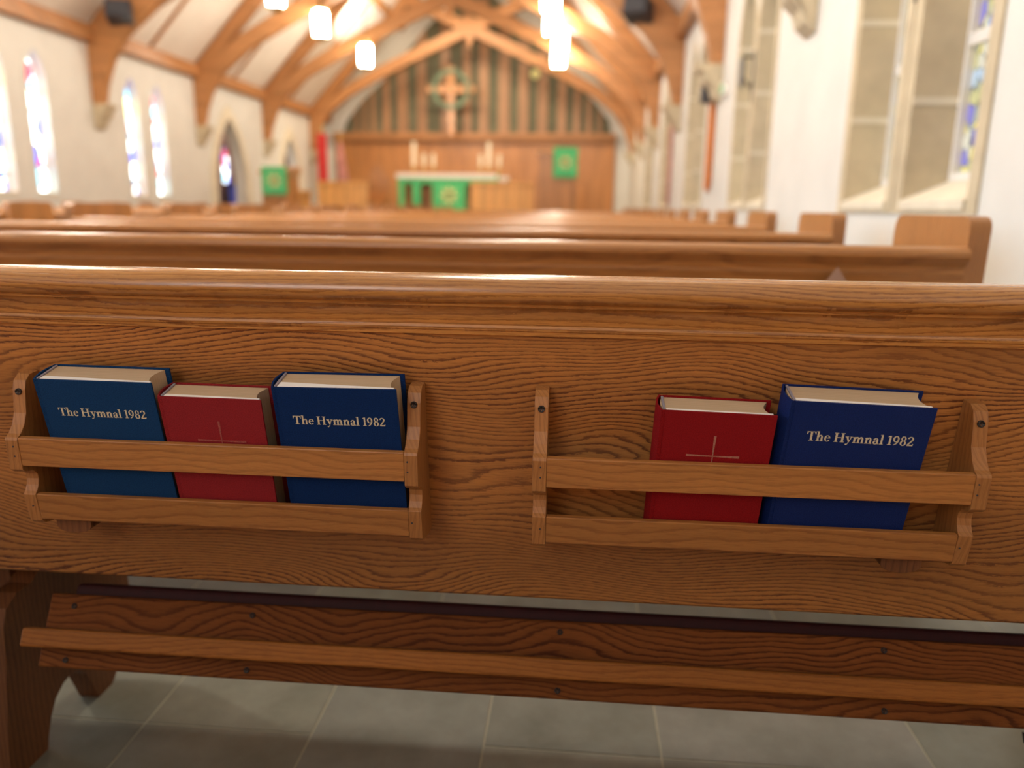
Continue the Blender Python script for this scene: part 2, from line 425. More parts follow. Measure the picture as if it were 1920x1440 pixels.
nwin = 0
def window(side, lights, z0, z1, w_, glass, depth, sill_z):
    """stone-lined lancets: surround, mullion, sloped sill, frame bars, panes"""
    global nwin; nwin += 1
    sgn = 1 if side == 'right' else -1
    X = NAVE_X1 if side == 'right' else NAVE_X0
    root = empty('window_%d' % nwin, (X, sum(lights)/len(lights), z0)); struct(root)
    inv = Vector((X, sum(lights)/len(lights), z0))
    def off(gg): gg.v = [tuple(Vector(p)-inv) for p in gg.v]; return gg
    g = G(); gs = G(); gf = G(); gl = G(); gj = G()
    for yc_ in lights:
        out_ = lancet(yc_, w_+0.10, z0-0.0, z1+.06); hole = lancet(yc_, w_-.012, z0+.012, z1-.01)
        xa, xb = sorted((X - sgn*0.012, X - sgn*0.0005)); g.holed(out_, [hole], xa, xb, 'X')     # raised margin on the wall
        liner = lancet(yc_, w_-.004, z0+.004, z1-.004)
        xa, xb = sorted((X - sgn*0.010, X + sgn*(depth+.05))); g.holed(liner, [lancet(yc_, w_-.07, z0+.035, z1-.04)], xa, xb, 'X')
        zz = z0 + 0.5                                                # joints between the stone blocks
        while zz < z1 - 0.5:
            for s_ in (-1, 1):
                yy = yc_ + s_*(w_/2 - .035)
                ya, yb = sorted((yy, yy - s_*.004)); xa, xb = sorted((X - sgn*.008, X + sgn*depth))
                gj.box(xa, ya, zz, xb, yb, zz+.035)
            zz += 0.52
        # sill slopes from the glass down to the wall face
        ya, yb = yc_-w_/2+.04, yc_+w_/2-.04
        pr = [(X - sgn*.02, z0+.02), (X - sgn*.02, z0+.06), (X + sgn*(depth+.02), sill_z), (X + sgn*(depth+.02), z0+.02)]
        gs.prism(pr, ya, yb, 'Y')
        # pane and its white bars
        xa, xb = sorted((X + sgn*(depth+.020), X + sgn*(depth+.028)))
        gl.prism(lancet(yc_, w_-.075, sill_z-.05, z1-.045), xa, xb, 'X')
        xa, xb = sorted((X + sgn*(depth-.02), X + sgn*(depth+.018)))
        gf.holed(lancet(yc_, w_-.080, sill_z-.02, z1-.047), [lancet(yc_, w_-.13, sill_z+.02, z1-.08)], xa, xb, 'X')
        for zb in (sill_z+.58, sill_z+1.16): gf.box(xa, yc_-w_/2+.06, zb, xb, yc_+w_/2-.06, zb+.055 if side == 'right' else zb+.02)
    off(g).build('stone_surround', M['stone'] if side == 'right' else M['plaster'], root); off(gj).build('block_joints', M['stone_light'], root)
    off(gs).build('sloped_sill', M['stone_light'], root)
    off(gf).build('glazing_bars', M['white'], root); off(gl).build('stained_glass', glass, root)
for yc_ in r_windows: window('right', (yc_-.42, yc_+.42), 0.93, 3.15, 0.72, M['glass_dim'], 0.215, 1.10)
for yc_ in l_windows + [7.5, 3.95, .4, -3.15]: window('left', (yc_-.44, yc_+.44), 1.0, 3.15, 0.50, M['glass_bright'], 0.13, 1.06)

# unseen fill light added inside the side chapel
area_light('chapel_fill', (-9.3, 20.0, 3.3), (0, 0, 0), .8, 4.0, 60, (1.0, 0.82, 0.66))
# stone arches round the two openings to the side chapel, and the chapel behind them
ndoor = 0
for yc_, w_, z0, z1 in ((17.9, 1.6, 0.05, 2.85), (21.75, 1.3, 0.65, 2.75)):
    ndoor += 1
    g = G(); g.holed(lancet(yc_, w_+.5, z0, z1+.27), [lancet(yc_, w_-.02, z0+.01, z1-.01)], NAVE_X0+.001, NAVE_X0+.06, 'X')
    struct(g.build('door_%d' % ndoor, M['stone_light']))
g = G(); g.holed([(16.5, .0), (24.8, .0), (24.8, 3.4), (16.5, 3.4)], [lancet(21.9, .55, 1.5, 2.6)], -10.2, -10.0, 'X')
g.box(-10.2, 16.4, 0, -8.46, 16.5, 3.4); g.box(-10.2, 24.8, 0, -8.46, 24.9, 3.4); g.box(-10.2, 16.4, 3.4, -8.46, 24.9, 3.5)
struct(g.build('wall_chapel', M['brownwall']))
nwin += 1
g = G(); g.prism(lancet(21.9, .56, 1.5, 2.6), -10.12, -10.10, 'X'); struct(g.build('window_%d' % nwin, M['glass_bright']))

# rear wall behind the photographer, timber to cut bounce, with an added glowing window
g = G(); g.holed([(NAVE_X0, 0), (NAVE_X1, 0), (NAVE_X1, PLATE), (CX, RIDGE), (NAVE_X0, PLATE)], [[(p[0], p[1]) for p in lancet(CX, 3.8, 2.2, 6.6)]], REAR_Y-.3, REAR_Y, 'Y')
struct(g.build('wall_rear', M['timber_v']))
nwin += 1
g = G(); g.prism(lancet(CX, 3.8, 2.2, 6.6), REAR_Y-.2, REAR_Y-.18, 'Y'); struct(g.build('window_%d' % nwin, M['glass_rear_added']))

# chancel end wall
g = G(); g.prism([(NAVE_X0-2.2, 0), (NAVE_X1+.4, 0), (NAVE_X1+.4, PLATE), (CX, RIDGE+.3), (NAVE_X0-.3, PLATE), (NAVE_X0-2.2, PLATE)], BACK_Y, BACK_Y+.25, 'Y')
struct(g.build('wall_back', M['plaster']))

# ceiling: two boarded slopes
g = G()
for s_ in (-1, 1):
    e = (CX + s_*(HW+.25), PLATE - .25*1.07)
    v = [(e[0], e[1]+.06), (CX, RIDGE+.06), (CX, RIDGE+.16), (e[0], e[1]+.16)]
    g.prism(v, REAR_Y-.3, BACK_Y+.2, 'Y')
struct(g.build('ceiling', M['ceilwhite']))
# battens down the slopes, purlins and wall plates
ntrim = 0
def trim(gg, mat=None):
    global ntrim; ntrim += 1; return struct(gg.build('trim_%d' % ntrim, mat or M['timber']))
for s_ in (-1, 1):
    g = G(); x0 = CX + s_*HW
    xa, xb = sorted((x0 - s_*.16, x0)); g.box(xa, REAR_Y, PLATE-.18, xb, BACK_Y, PLATE+.06)
    trim(g)
    g = G()
    xm = CX + s_*HW*0.5; zm = PLATE + HW*.5*1.07
    g.prism([(xm, zm+.05), (xm - s_*.12, zm+.05+.128), (xm - s_*.2, zm+.05), (xm - s_*.08, zm-.08)], REAR_Y, BACK_Y, 'Y')
    trim(g)
    g = G(); y = TRUSS_Y[0]
    while y < BACK_Y:
        for q in (1,):
            yy = y + BAY*0.5
            g.prism([(x0, PLATE+.05), (CX, RIDGE+.05), (CX, RIDGE-.0), (x0, PLATE-.0)], yy-.04, yy+.04, 'Y')
        y += BAY
    trim(g)

# ------------------------------------------------------------------ roof trusses
LOW = [(4.70, 2.52), (4.62, 2.85), (4.47, 3.22), (4.18, 3.60), (3.60, 4.05), (2.6, 4.58), (1.5, 5.08), (0.0, 5.74)]
def offset_curve(pts, d):
    out = []
    for i, p in enumerate(pts):
        a = pts[max(0, i-1)]; b_ = pts[min(len(pts)-1, i+1)]
        t = Vector((b_[0]-a[0], b_[1]-a[1])).normalized()
        n = Vector((t.y, -t.x)) * d
        out.append((p[0]+n.x, p[1]+n.y))
    return out
def truss_root():
    root = empty('roof_truss')
    for s_ in (-1, 1):
        hw = HW
        def mp(p): return (s_*p[0], p[1])
        up = offset_curve(LOW, 0.30)
        up[0] = (HW-.005, 2.52); up[1] = (HW-.005, 3.0); up[2] = (HW-.005, 3.6)
        g = G(); g.prism([mp(p) for p in LOW + up[::-1]], -.11, .11, 'Y'); g.build('arched_brace', M['timber'], root)
        # chord carried on over the crossing to the far rafter
        e = -2.05
        g = G(); g.prism([mp(p) for p in [(0, 5.74), (e, 5.74-e*.44), (e, 6.05-e*.44), (0, 6.07)]], -.105+.005*s_, .105+.005*s_, 'Y'); g.build('scissor_chord', M['timber'], root)
        g = G(); r0, r1 = (HW-.01, PLATE), (0.0, RIDGE)
        g.prism([mp(p) for p in [(r0[0], r0[1]+.02), (r1[0], r1[1]+.02), (r1[0], r1[1]-.38), (r0[0]-.0, r0[1]-.34)]], -.10, .10, 'Y'); g.build('rafter', M['timber'], root)
        g = G()
        cx = HW
        g.prism([mp(p) for p in [(cx-.001, 2.52), (cx-.30, 2.52), (cx-.29, 2.46), (cx-.23, 2.42), (cx-.20, 2.33), (cx-.12, 2.26), (cx-.09, 2.17), (cx-.001, 2.10)]], -.13, .13, 'Y')
        g.build('corbel', M['stone'], root, bevel=.02)
    g = G(); g.prism([(-.10, 5.62), (0, 5.36), (.10, 5.62), (.10, 6.2), (-.10, 6.2)], -.13, .13, 'Y'); g.build('king_post', M['timber'], root)
    return root
t0 = truss_root()
names = {2: 'nearest in view, stone corbel by the first right window',
         3: 'second nearest, right foot above the orange wall banner',
         4: 'third nearest, carrying the two black loudspeakers',
         5: 'fourth nearest, left foot between window and first arch',
         6: 'fifth nearest, left foot between the two stone arches',
         7: 'farthest, framing the screen above the altar'}
for k, y in enumerate(TRUSS_Y):
    if k < 1: continue
    t = t0 if k == 1 else copy_tree(t0)
    t.location = (CX, y, 0)
    tag(t, 'brown timber roof truss, ' + names.get(k, 'overhead above the near pews'), 'roof truss', 'timber roof trusses')

# ------------------------------------------------------------------ pews
Y0 = 0.905; PITCH = 0.985
def pv(pts): return [(y - Y0, z) for y, z in pts]
RAIL = pv([(.905,.862),(.897,.8612),(.889,.8585),(.8825,.8535),(.8785,.847),(.8775,.8405),(.8795,.8345),(.8845,.8305),(.8895,.8295),
           (.8900,.8255),(.8930,.8245),(.8965,.8215),(.9000,.8160),(.9020,.8095),(.9022,.8040),(.8990,.8025),(.8975,.7995),(.8985,.7965),(.9020,.7950),
           (.9022,.7900),(.9280,.7900),(.9290,.8250),(.9350,.8310),(.9370,.8410),(.9330,.8530),(.9240,.8600),(.9150,.8618)])
def plane_y(z): return .919 + .155*(.712-z)
PANEL = pv([(plane_y(.413)+.004,.413),(plane_y(.413),.417),(plane_y(.7905),.7905),(plane_y(.7905)+.020,.7905),(plane_y(.413)+.020,.413)])
SEAT = pv([(.985,.408),(.985,.436),(1.30,.452),(1.385,.452),(1.400,.440),(1.400,.418),(1.385,.408)])
def rounded(pts, rads, n=5):
    out = []
    L_ = len(pts)
    for i in range(L_):
        p = Vector(pts[i]); a = Vector(pts[i-1]); b_ = Vector(pts[(i+1) % L_]); r = rads[i]
        if r <= 0: out.append(tuple(p)); continue
        da = (a-p).normalized(); db = (b_-p).normalized()
        ang = da.angle(db); d = r/math.tan(ang/2)
        d = min(d, (a-p).length*.49, (b_-p).length*.49)
        p0 = p+da*d; p1 = p+db*d
        for k in range(n+1):
            t = k/n; out.append(tuple(p0*(1-t)**2 + p*2*t*(1-t) + p1*t*t))
    return out
END = pv(rounded([(.965,0),(.925,.40),(.902,.932),(1.335,.932),(1.345,.70),(1.43,.60),(1.44,0)], [0,0,.035,.05,.12,.08,0]))
SUPPORT = pv([(1.010,0),(1.020,.10),(1.035,.20),(1.042,.27),(1.052,.298),(1.080,.312),(1.112,.312),(1.150,.335),(1.20,.4075),(1.36,.4075),(1.372,.30),(1.376,.22),
              (1.380,.165),(1.345,.07),(1.305,.012),(1.290,0),(1.248,0),(1.236,.030),(1.220,.070),(1.204,.088),(1.182,.096),(1.158,.092),(1.134,.077),(1.118,.052),(1.105,.02),(1.100,0)])
def make_pew(x0, x1, supports, mats, near=False):
    root = empty('pew')
    g = G(); g.prism(RAIL, x0, x1, 'X'); o = g.build('top_rail', mats[1], root, smooth=False)
    for p in o.data.polygons: p.use_smooth = True
    try:
        bpy.context.view_layer.objects.active = o
        o.data.set_sharp_from_angle(angle=R(38))
    except Exception: pass
    g = G(); g.prism(PANEL, x0, x1, 'X'); g.build('back_panel', mats[0], root)
    g = G(); g.prism(SEAT, x0, x1, 'X'); g.build('seat', mats[0], root)
    for xa, xb in ((x0-.05, x0-.0005), (x1+.0005, x1+.05)):
        g = G(); g.prism(END, xa, xb, 'X'); g.build('end_panel', M['oak_v'], root, bevel=.009, seg=3)
    g = G(); g.box(x0+.001, 1.12-Y0, .20, supports[0]-.041, 1.145-Y0, .4075); g.build('shade_board', M['oak_darkened'], root)  # dark filler board added where only shade lies beside the support
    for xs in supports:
        g = G(); g.prism(SUPPORT, xs-.04, xs, 'X'); g.build('support', M['oak_darkened'], root, bevel=.003)
    return root
near = make_pew(-2.60, 0.90, (-.90, ), (M['oak'], M['oak_rail']))
near.location = (0, Y0, 0)
tag(near, 'oak pew filling the foreground with both book racks on its back', 'pew', 'pews of the right hand block')
far = make_pew(-2.60, 0.90, (-.90, ), (M['oak_far'], M['oak_far']))
ordn = ['', 'second', 'third', 'fourth', 'fifth', 'sixth', 'seventh', 'eighth', 'ninth', 'tenth', 'eleventh', 'twelfth', 'thirteenth', 'fourteenth', 'fifteenth', 'sixteenth']
NP = 16
for k in range(1, NP):
    p = far if k == 1 else copy_tree(far)
    p.location = (0, Y0 + PITCH*k, 0)
    tag(p, 'oak pew of the right block, %s row counting from the book racks' % ordn[k], 'pew', 'pews of the right hand block')
back = copy_tree(far); back.location = (0, Y0 - PITCH, 0)
tag(back, 'oak pew on which the photographer sits, behind the camera', 'pew', 'pews of the right hand block')
left_proto = make_pew(-7.35, -3.75, (-5.5, ), (M['oak_far'], M['oak_far']))
for k in range(2, NP-1):
    p = left_proto if k == 2 else copy_tree(left_proto)
    p.location = (0, Y0 + PITCH*k, 0)
    tag(p, 'oak pew across the aisle on the left, level with %s right row' % ordn[k], 'pew', 'pews of the left hand block')

# ------------------------------------------------------------------ kneeler, folded up behind the near pew
KN = empty('kneeler', (0, 1.0, .298)); KN.rotation_euler = (R(-28), 0, 0)
tag(KN, 'long oak kneeler with maroon padding folded up under the near pew', 'kneeler')
# local: x along, z up the board, -y faces the camera
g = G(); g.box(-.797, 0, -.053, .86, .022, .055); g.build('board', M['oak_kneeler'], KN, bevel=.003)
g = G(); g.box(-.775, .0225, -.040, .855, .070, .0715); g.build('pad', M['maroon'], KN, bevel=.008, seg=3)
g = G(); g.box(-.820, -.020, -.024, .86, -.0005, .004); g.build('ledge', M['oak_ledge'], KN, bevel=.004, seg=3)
def screw_at(parent, x, y, z, r=.0052, name='screw', rx=0):
    g = G(); g.cyl((0, -.0012, 0), r, .004, 'Y', 18)
    # cross slot
    o = g.build(name, M['screw'], parent, bevel=.0006)
    o.location = (x, y, z); o.rotation_euler = (rx, 0, 0)
    return o
def screw_mesh():
    """countersunk cross-head screw: dished head with a raised rim and a cross recess"""
    g = G(); n = 24
    rings = [(.0, -.0004), (.0016, -.0006), (.0034, -.0018), (.0042, -.0016), (.0046, .0004)]
    v = [(0, -.0002, 0)]; f = []
    for r, y in rings[1:]:
        for i in range(n):
            a = 2*pi*i/n
            yy = y
            if r < .0036 and (abs(cos(a)) > .93 or abs(sin(a)) > .93): yy = y + .0011
            v.append((r*cos(a), yy, r*sin(a)))
    for i in range(n): f.append((0, 1+i, 1+(i+1) % n))
    for k in range(3):
        for i in range(n): f.append((1+k*n+i, 1+k*n+(i+1) % n, 1+(k+1)*n+(i+1) % n, 1+(k+1)*n+i))
    me_o = mesh('screw', v, f, M['screw'], None, smooth=True)
    return me_o
SCREW = screw_mesh()
used_screw = [False]
def put_screw(parent, loc, s=1.0):
    o = SCREW if not used_screw[0] else SCREW.copy()
    if used_screw[0]: COL.objects.link(o)
    used_screw[0] = True
    o.parent = parent; o.location = loc; o.scale = (s, 1, s)
for x, z in ((-.756, .0375), (-.473, .0385), (-.008, .0395), (.451, .0395), (-.754, -.041), (-.471, -.0395), (-.009, -.041), (.446, -.041)):
    put_screw(KN, (x, -.0002, z), 0.95)
for xa, xb in ((.855, .8995), ):
    g = G(); g.cyl((xa, .036, -.01), .006, xb-xa, 'X', 12); g.build('pivot_arm', M['dark'], KN)
g = G(); g.cyl((.655, .03, -.075), .011, .014, 'Z', 16); g.cyl((.655, .03, -.064), .006, .02, 'Z', 12); g.build('pivot_bolt', M['screw'], KN)

# ------------------------------------------------------------------ book racks
def side_profile():
    f_ = [(plane_y(.727)-.004, .727), (.899, .7255), (.8905, .719), (.8868, .707), (.8855, .695), (.8835, .678), (.8775, .664), (.8695, .655), (.8632, .6515),
          (.8620, .648), (.8645, .609), (.8700, .6045), (.8830, .602), (.8895, .595), (.8905, .588), (.8885, .580), (.8845, .573), (.8805, .5695),
          (.8815, .562), (.8875, .531), (.893, .526), (.905, .5235), (plane_y(.53)-.02, .520), (plane_y(.53)-.008, .5185)]
    b_ = [(plane_y(.5185)-.0008, .5185), (plane_y(.727)-.0008, .727)]
    return f_ + b_
PROF = side_profile()
def make_rack(x_in0, x_in1, label, cup_x):
    t = .0165
    xc_, yc_, zc_ = (x_in0+x_in1)/2, .92, .5185
    root = empty('book_rack', (xc_, yc_, zc_))
    tag(root, label, 'book rack', 'oak book racks on the near pew')
    def sh(gg): gg.v = [(p[0]-xc_, p[1]-yc_, p[2]-zc_) for p in gg.v]; return gg
    for xa, xb in ((x_in0-t, x_in0), (x_in1, x_in1+t)):
        g = G(); g.prism(PROF, xa, xb, 'X'); sb = sh(g).build('side_board', M['oak_rack_v'], root, bevel=.0022, seg=3)
        put_screw(sb, ((xa+xb)/2-xc_, .8862-yc_, .705-zc_), .95)
    x0, x1 = x_in0+.0004, x_in1-.0004
    def slat(yt, yb, zt, zb, th=.0075):
        g = G(); g.prism([(yt, zt), (yb, zb), (yb+th, zb+.001), (yt+th, zt+.001)], x0, x1, 'X')
        sh(g).build('slat', M['oak_rack'], root, bevel=.0012)
    slat(.8625, .8645, .6515, .6140)
    slat(.8812, .8862, .5700, .5335)
    g = G(); g.prism([(.8940, .5300), (.8940, .5365), (plane_y(.538)-.001, .5375), (plane_y(.53)-.001, .5300)], x0, x1, 'X')
    sh(g).build('shelf', M['oak_rack'], root)
    g = G(); pts = []
    for i in range(13):
        a = pi + pi*i/12; pts.append((cup_x + .024*cos(a), .5205 + .011*sin(a)))
    g.prism([(cup_x-.024, .5288)] + pts + [(cup_x+.024, .5288)], .900, .936, 'Y')
    sh(g).build('cup_holder', M['oak_darkened'], root, bevel=.003)
    for xx in (x_in0-t*.42, x_in1+t*.25):                    # nail heads in the front edges
        for y_, z_ in ((.86225, .640), (.8631, .627), (.8828, .553)):
            g = G(); g.cyl((xx, y_-.0003, z_), .0011, .0012, 'Y', 8); sh(g).build('nail', M['dark'], root)
    return root
make_rack(-.6885, -.1995, 'oak book rack on the left, packed with three books', -.655)
make_rack(-.0285, .4570, 'oak book rack on the right, holding two books and empty at both ends', .405)

# ------------------------------------------------------------------ lettering
def arc(cx, cy, ro, ri, a0, a1, n=14):
    """ring sector; ro, ri are (rx, ry) pairs"""
    out = []
    for i in range(n):
        a, b_ = R(a0+(a1-a0)*i/n), R(a0+(a1-a0)*(i+1)/n)
        out.append([(cx+ro[0]*cos(a), cy+ro[1]*sin(a)), (cx+ro[0]*cos(b_), cy+ro[1]*sin(b_)),
                    (cx+ri[0]*cos(b_), cy+ri[1]*sin(b_)), (cx+ri[0]*cos(a), cy+ri[1]*sin(a))])
    return out
def rc(x0, y0, x1, y1): return [[(x0, y0), (x1, y0), (x1, y1), (x0, y1)]]
def arch_r(x, w_, xh=.66, st=.17):
    """shoulder + right stem of n/m/h, starting at the inner stem edge x"""
    c = x + w_/2 - .02
    return arc(c, xh-.24, (w_/2+.04, .26), (w_/2-st+.06, .17), 0, 165) + rc(x+w_+.02-st, 0, x+w_+.02, xh-.22) + rc(x+w_-.05-st, 0, x+w_+.08, .055)
def glyphs():
    Gd = {}
    Gd['T'] = (.86, rc(.34, 0, .53, 1) + rc(.0, .94, .86, 1) + [[(0, .95), (0, .70), (.045, .70), (.15, .95)]] + [[(.86, .95), (.86, .70), (.815, .70), (.71, .95)]] + rc(.22, 0, .65, .055))
    Gd['h'] = (.72, rc(.08, 0, .25, 1.05) + rc(0, .99, .2, 1.045) + rc(.0, 0, .33, .055) + arch_r(.24, .36))
    Gd['e'] = (.58, arc(.30, .33, (.29, .345), (.13, .285), 10, 325) + rc(.12, .355, .575, .42) + [[(.43, .36), (.585, .36), (.58, .42), (.43, .42)]])
    Gd['H'] = (1.02, rc(.10, 0, .29, 1) + rc(.70, 0, .89, 1) + rc(.28, .47, .71, .535) + sum([rc(a, b_, a+.37, b_+.055) for a in (.01, .61) for b_ in (0, .945)], []))
    Gd['y'] = (.66, [[(.06, .64), (.24, .64), (.43, .13), (.34, -.02)]] + [[(.53, .64), (.60, .64), (.30, -.14), (.20, -.28), (.17, -.24), (.25, -.12)]] + rc(-.01, .61, .31, .66) + rc(.44, .61, .68, .66) + arc(.13, -.22, (.075, .075), (0, 0), 0, 360, 10))
    Gd['m'] = (1.08, rc(.08, 0, .25, .63) + [[(0, .6), (.25, .67), (.25, .58), (0, .56)]] + rc(.0, 0, .33, .055) + arch_r(.24, .36) + arch_r(.60, .36))
    Gd['n'] = (.72, rc(.08, 0, .25, .63) + [[(0, .6), (.25, .67), (.25, .58), (0, .56)]] + rc(.0, 0, .33, .055) + arch_r(.24, .36))
    Gd['a'] = (.60, arc(.26, .17, (.24, .20), (.085, .125), 40, 330) + rc(.34, .06, .50, .45) + arc(.28, .44, (.22, .225), (.06, .17), 0, 150) + arc(.11, .49, (.075, .075), (0, 0), 0, 360, 10) + [[(.36, .06), (.44, 0), (.60, .02), (.60, .07), (.48, .08)]])
    Gd['l'] = (.36, rc(.09, 0, .26, 1.05) + rc(0, .99, .2, 1.045) + rc(.01, 0, .34, .055))
    Gd['1'] = (.44, rc(.15, 0, .32, 1) + [[(.02, .90), (.16, 1.0), (.18, .92), (.03, .85)]] + rc(.04, 0, .43, .055))
    Gd['9'] = (.64, arc(.31, .67, (.29, .34), (.13, .27), 0, 360, 20) + [[(.44, .67), (.60, .67), (.57, .40), (.40, .12), (.15, -.02), (.12, .03), (.33, .20), (.43, .45)]])
    Gd['8'] = (.64, arc(.31, .745, (.24, .265), (.11, .205), 0, 360, 18) + arc(.31, .265, (.29, .285), (.13, .215), 0, 360, 18))
    Gd['2'] = (.62, arc(.27, .72, (.29, .29), (.13, .225), -20, 165) + [[(.54, .62), (.39, .66), (.02, .13), (.02, 0), (.10, .12)]] + [[(.54, .62), (.40, .62), (.04, .04), (.17, .12)]] + [[(.02, 0), (.56, 0), (.60, .22), (.54, .22), (.50, .13), (.05, .13)]])
    return Gd
GL = glyphs()
def text_mesh(s, width):
    """letters in the x-z plane, raised 0.3 mm toward -y; returns (verts, faces, cap height)"""
    x = 0; polys = []
    for ch in s:
        if ch == ' ': x += .30; continue
        w_, ps = GL[ch]
        for p in ps: polys.append([(a+x, b_) for a, b_ in p])
        x += w_ + .045
    k = width / (x - .045)
    g = G()
    for p in polys:
        n = len(p)
        v = [(a*k, -.0003, b_*k) for a, b_ in p] + [(a*k, .0, b_*k) for a, b_ in p]
        f = [tuple(range(n))] + [(i, (i+1) % n, (i+1) % n+n, i+n) for i in range(n)]
        g.add(v, f)
    return g, k

# ------------------------------------------------------------------ books
def make_book(name, label, cat, x, z_top, yaw, roll, lean, W, H, T, mat, emblem, y_at=.8725, z_at=.65, page_mat_='pages', edge='straight', group=None, wedge=.0, emb_dx=0.0):
    """local origin = bottom left of the front board; x to the fore edge, z up, +y through the block"""
    root = empty(name)
    tag(root, label, cat, group)
    c = .0026
    # boards and rounded spine as one cover
    g = G()
    g.box(.006, 0, 0, W, c, H); g.box(.006, T-c, 0, W+.001, T, H)
    # spine: from one joint round to the other
    no = []
    n = 12
    for i in range(n+1):
        a = i/n; bulge = .0045*sin(pi*a)
        no.append((.0065 - .0055 - bulge, a*T))
    ni = [(p[0]+.0022, min(max(p[1], .0018), T-.0018)) for p in no]
    out_ = [(.0085, 0), (.0055, .0010)] + no + [(.0055, T-.0010), (.0085, T)] + [(.0085, T-.002), (.005, T-.0024)] + ni[::-1] + [(.005, .0024), (.0085, .002)]
    g.prism(out_, 0, H, 'Z')
    cov = g.build('cover', mat, root, bevel=.0007)
    # page block with concave fore edge
    ins = .0015; n = 10
    fe = [(W - .0045 - .0065*sin(pi*i/n), c + .0008 + (T-2*c-.0016)*i/n) for i in range(n+1)]
    sp_ = [(.0045 - .003*sin(pi*i/n), c + .0008 + (T-2*c-.0016)*i/n) for i in range(n, -1, -1)]
    g = G(); g.prism(fe + sp_, ins, H-ins, 'Z'); blk = g.build('page_block', M['pages'], root)
    # white end leaf standing a little clear of the block
    g = G()
    pr = [(.007, c+.0002), (W-.0036, c+.0002), (W-.0036, c+.0042), (.007, c+.0038+wedge)]
    g.prism(pr, H-.03, H-.0006, 'Z'); g.build('endpaper', M['endpaper'], root)
    # head band at the spine
    g = G(); g.box(.0035, c+.001, H-ins, .0062, T-c-.001, H-ins+.0018); g.build('head_band', M['bandgrey'], blk)
    if emblem == 'text':
        tg, k = text_mesh('The Hymnal 1982', W*.745)
        tg.v = [(p[0]+W*.126+emb_dx, p[1]-.0001, p[2]+H-.0485) for p in tg.v]
        tg.build('lettering', M['gold'], cov)
    else:
        cx, cz, hw_, up, dn = emblem[0], emblem[1], .0305, .027, .049
        g = G()
        def bar(x0, z0, x1, z1, wa, wb):
            d = Vector((x1-x0, z1-z0)).normalized(); nn = Vector((-d.y, d.x))
            P = [(x0+nn.x*wa, z0+nn.y*wa), (x1+nn.x*wb, z1+nn.y*wb), (x1-nn.x*wb, z1-nn.y*wb), (x0-nn.x*wa, z0-nn.y*wa)]
            g.prism(P, -.0004, -.0001, 'Y')
        for dx, dz in ((hw_, 0), (-hw_, 0), (0, up), (0, -dn)): bar(cx, cz, cx+dx, cz+dz, .0006, .0014)
        g.build('cross_emblem', M[emblem[2]], cov)
    Rm = Matrix.Rotation(R(yaw), 4, 'Z') @ Matrix.Rotation(R(-lean), 4, 'X').inverted() @ Matrix.Rotation(R(roll), 4, 'Y')
    # put the top left corner of the front board at (x, z_top) on the leaning plane
    y_top = y_at - math.tan(R(lean))*(z_top - z_at)
    top = Rm @ Vector((0.003, 0, H))
    Rm.translation = Vector((x, y_top, z_top)) - top
    root.matrix_world = Rm
    return root
LEAN = 13
hg = 'blue hymnals in the racks'; pg = 'red prayer books in the racks'
make_book('hymnal', 'blue hymnal at the far left, beside the left end board of the left rack', 'book', -.6495, .7295, 0, .3, LEAN, .1500, .1965, .0450, M['blue_teal'], 'text', wedge=.006, group=hg, emb_dx=.004)
make_book('prayer_book', 'faded red prayer book squeezed between two blue hymnals', 'book', -.4965, .7120, 0, .4, LEAN, .1290, .1785, .0400, M['red_pale'], (.072, .1205, 'gold_faint'), wedge=.003, group=pg)
make_book('hymnal', 'blue hymnal against the right end of the left rack', 'book', -.3530, .7290, 0, -.6, LEAN, .1510, .1960, .0445, M['blue'], 'text', wedge=.010, group=hg, emb_dx=.003)
make_book('prayer_book', 'bright red prayer book with a thin gold cross, in the right rack', 'book', .1030, .7160, 0, 1.2, LEAN, .1310, .1790, .0400, M['red'], (.0655, .1222, 'gold_dull'), wedge=.001, group=pg)
make_book('hymnal', 'royal blue hymnal leaning right, rightmost book in the right rack', 'book', .2455, .7325, 0, 1.4, LEAN, .1585, .1950, .0450, M['blue_deep'], 'text', wedge=.004, group=hg, emb_dx=.005)

# ------------------------------------------------------------------ pendant lanterns
def make_lantern():
    root = empty('pendant_lantern')
    g = G(); g.lathe([(.05, .0), (.13, .05), (.145, .20), (.145, .46), (.12, .52)], (0, 0, 0), 16); g.build('glass', M['lamp'], root, smooth=True)
    g = G(); g.lathe([(.16, .52), (.15, .56), (.06, .64), (.02, .70)], (0, 0, 0), 16)
    for i in range(6):
        a = 2*pi*i/6; g.box(.15*cos(a)-.008, .15*sin(a)-.008, .03, .15*cos(a)+.008, .15*sin(a)+.008, .54)
    g.lathe([(.02, -.05), (.06, -.02), (.15, .03), (.155, .045)], (0, 0, 0), 16)
    g.build('metal_cage', M['brass'], root)
    g = G(); g.cyl((0, 0, .68), .012, 2.9, 'Z', 8); g.build('rod', M['iron'], root)
    return root
lan = make_lantern()
first = True
lant_lbl = {(-5.22, 16.1): 'bright glowing lantern of the left row, the larger one in view', (-5.22, 19.4): 'bright glowing lantern of the left row, the smaller one farther off',
            (-5.22, 13.75): 'glowing lantern of the left row cut by the top edge of the photo',
            (-.585, 14.3): 'glowing lantern of the right row, topmost and touching the photo edge', (-.62, 16.1): 'glowing lantern of the right row, upper one of a close pair',
            (-.50, 17.6): 'glowing lantern of the right row, lower one of a close pair', (-.585, 19.6): 'glowing lantern of the right row, lowest one nearest the altar'}
pos = list(lant_lbl) + [(-5.22, y) for y in (3.3, 6.8, 10.4)] + [(-.585, y) for y in (3.3, 6.8, 10.4)]
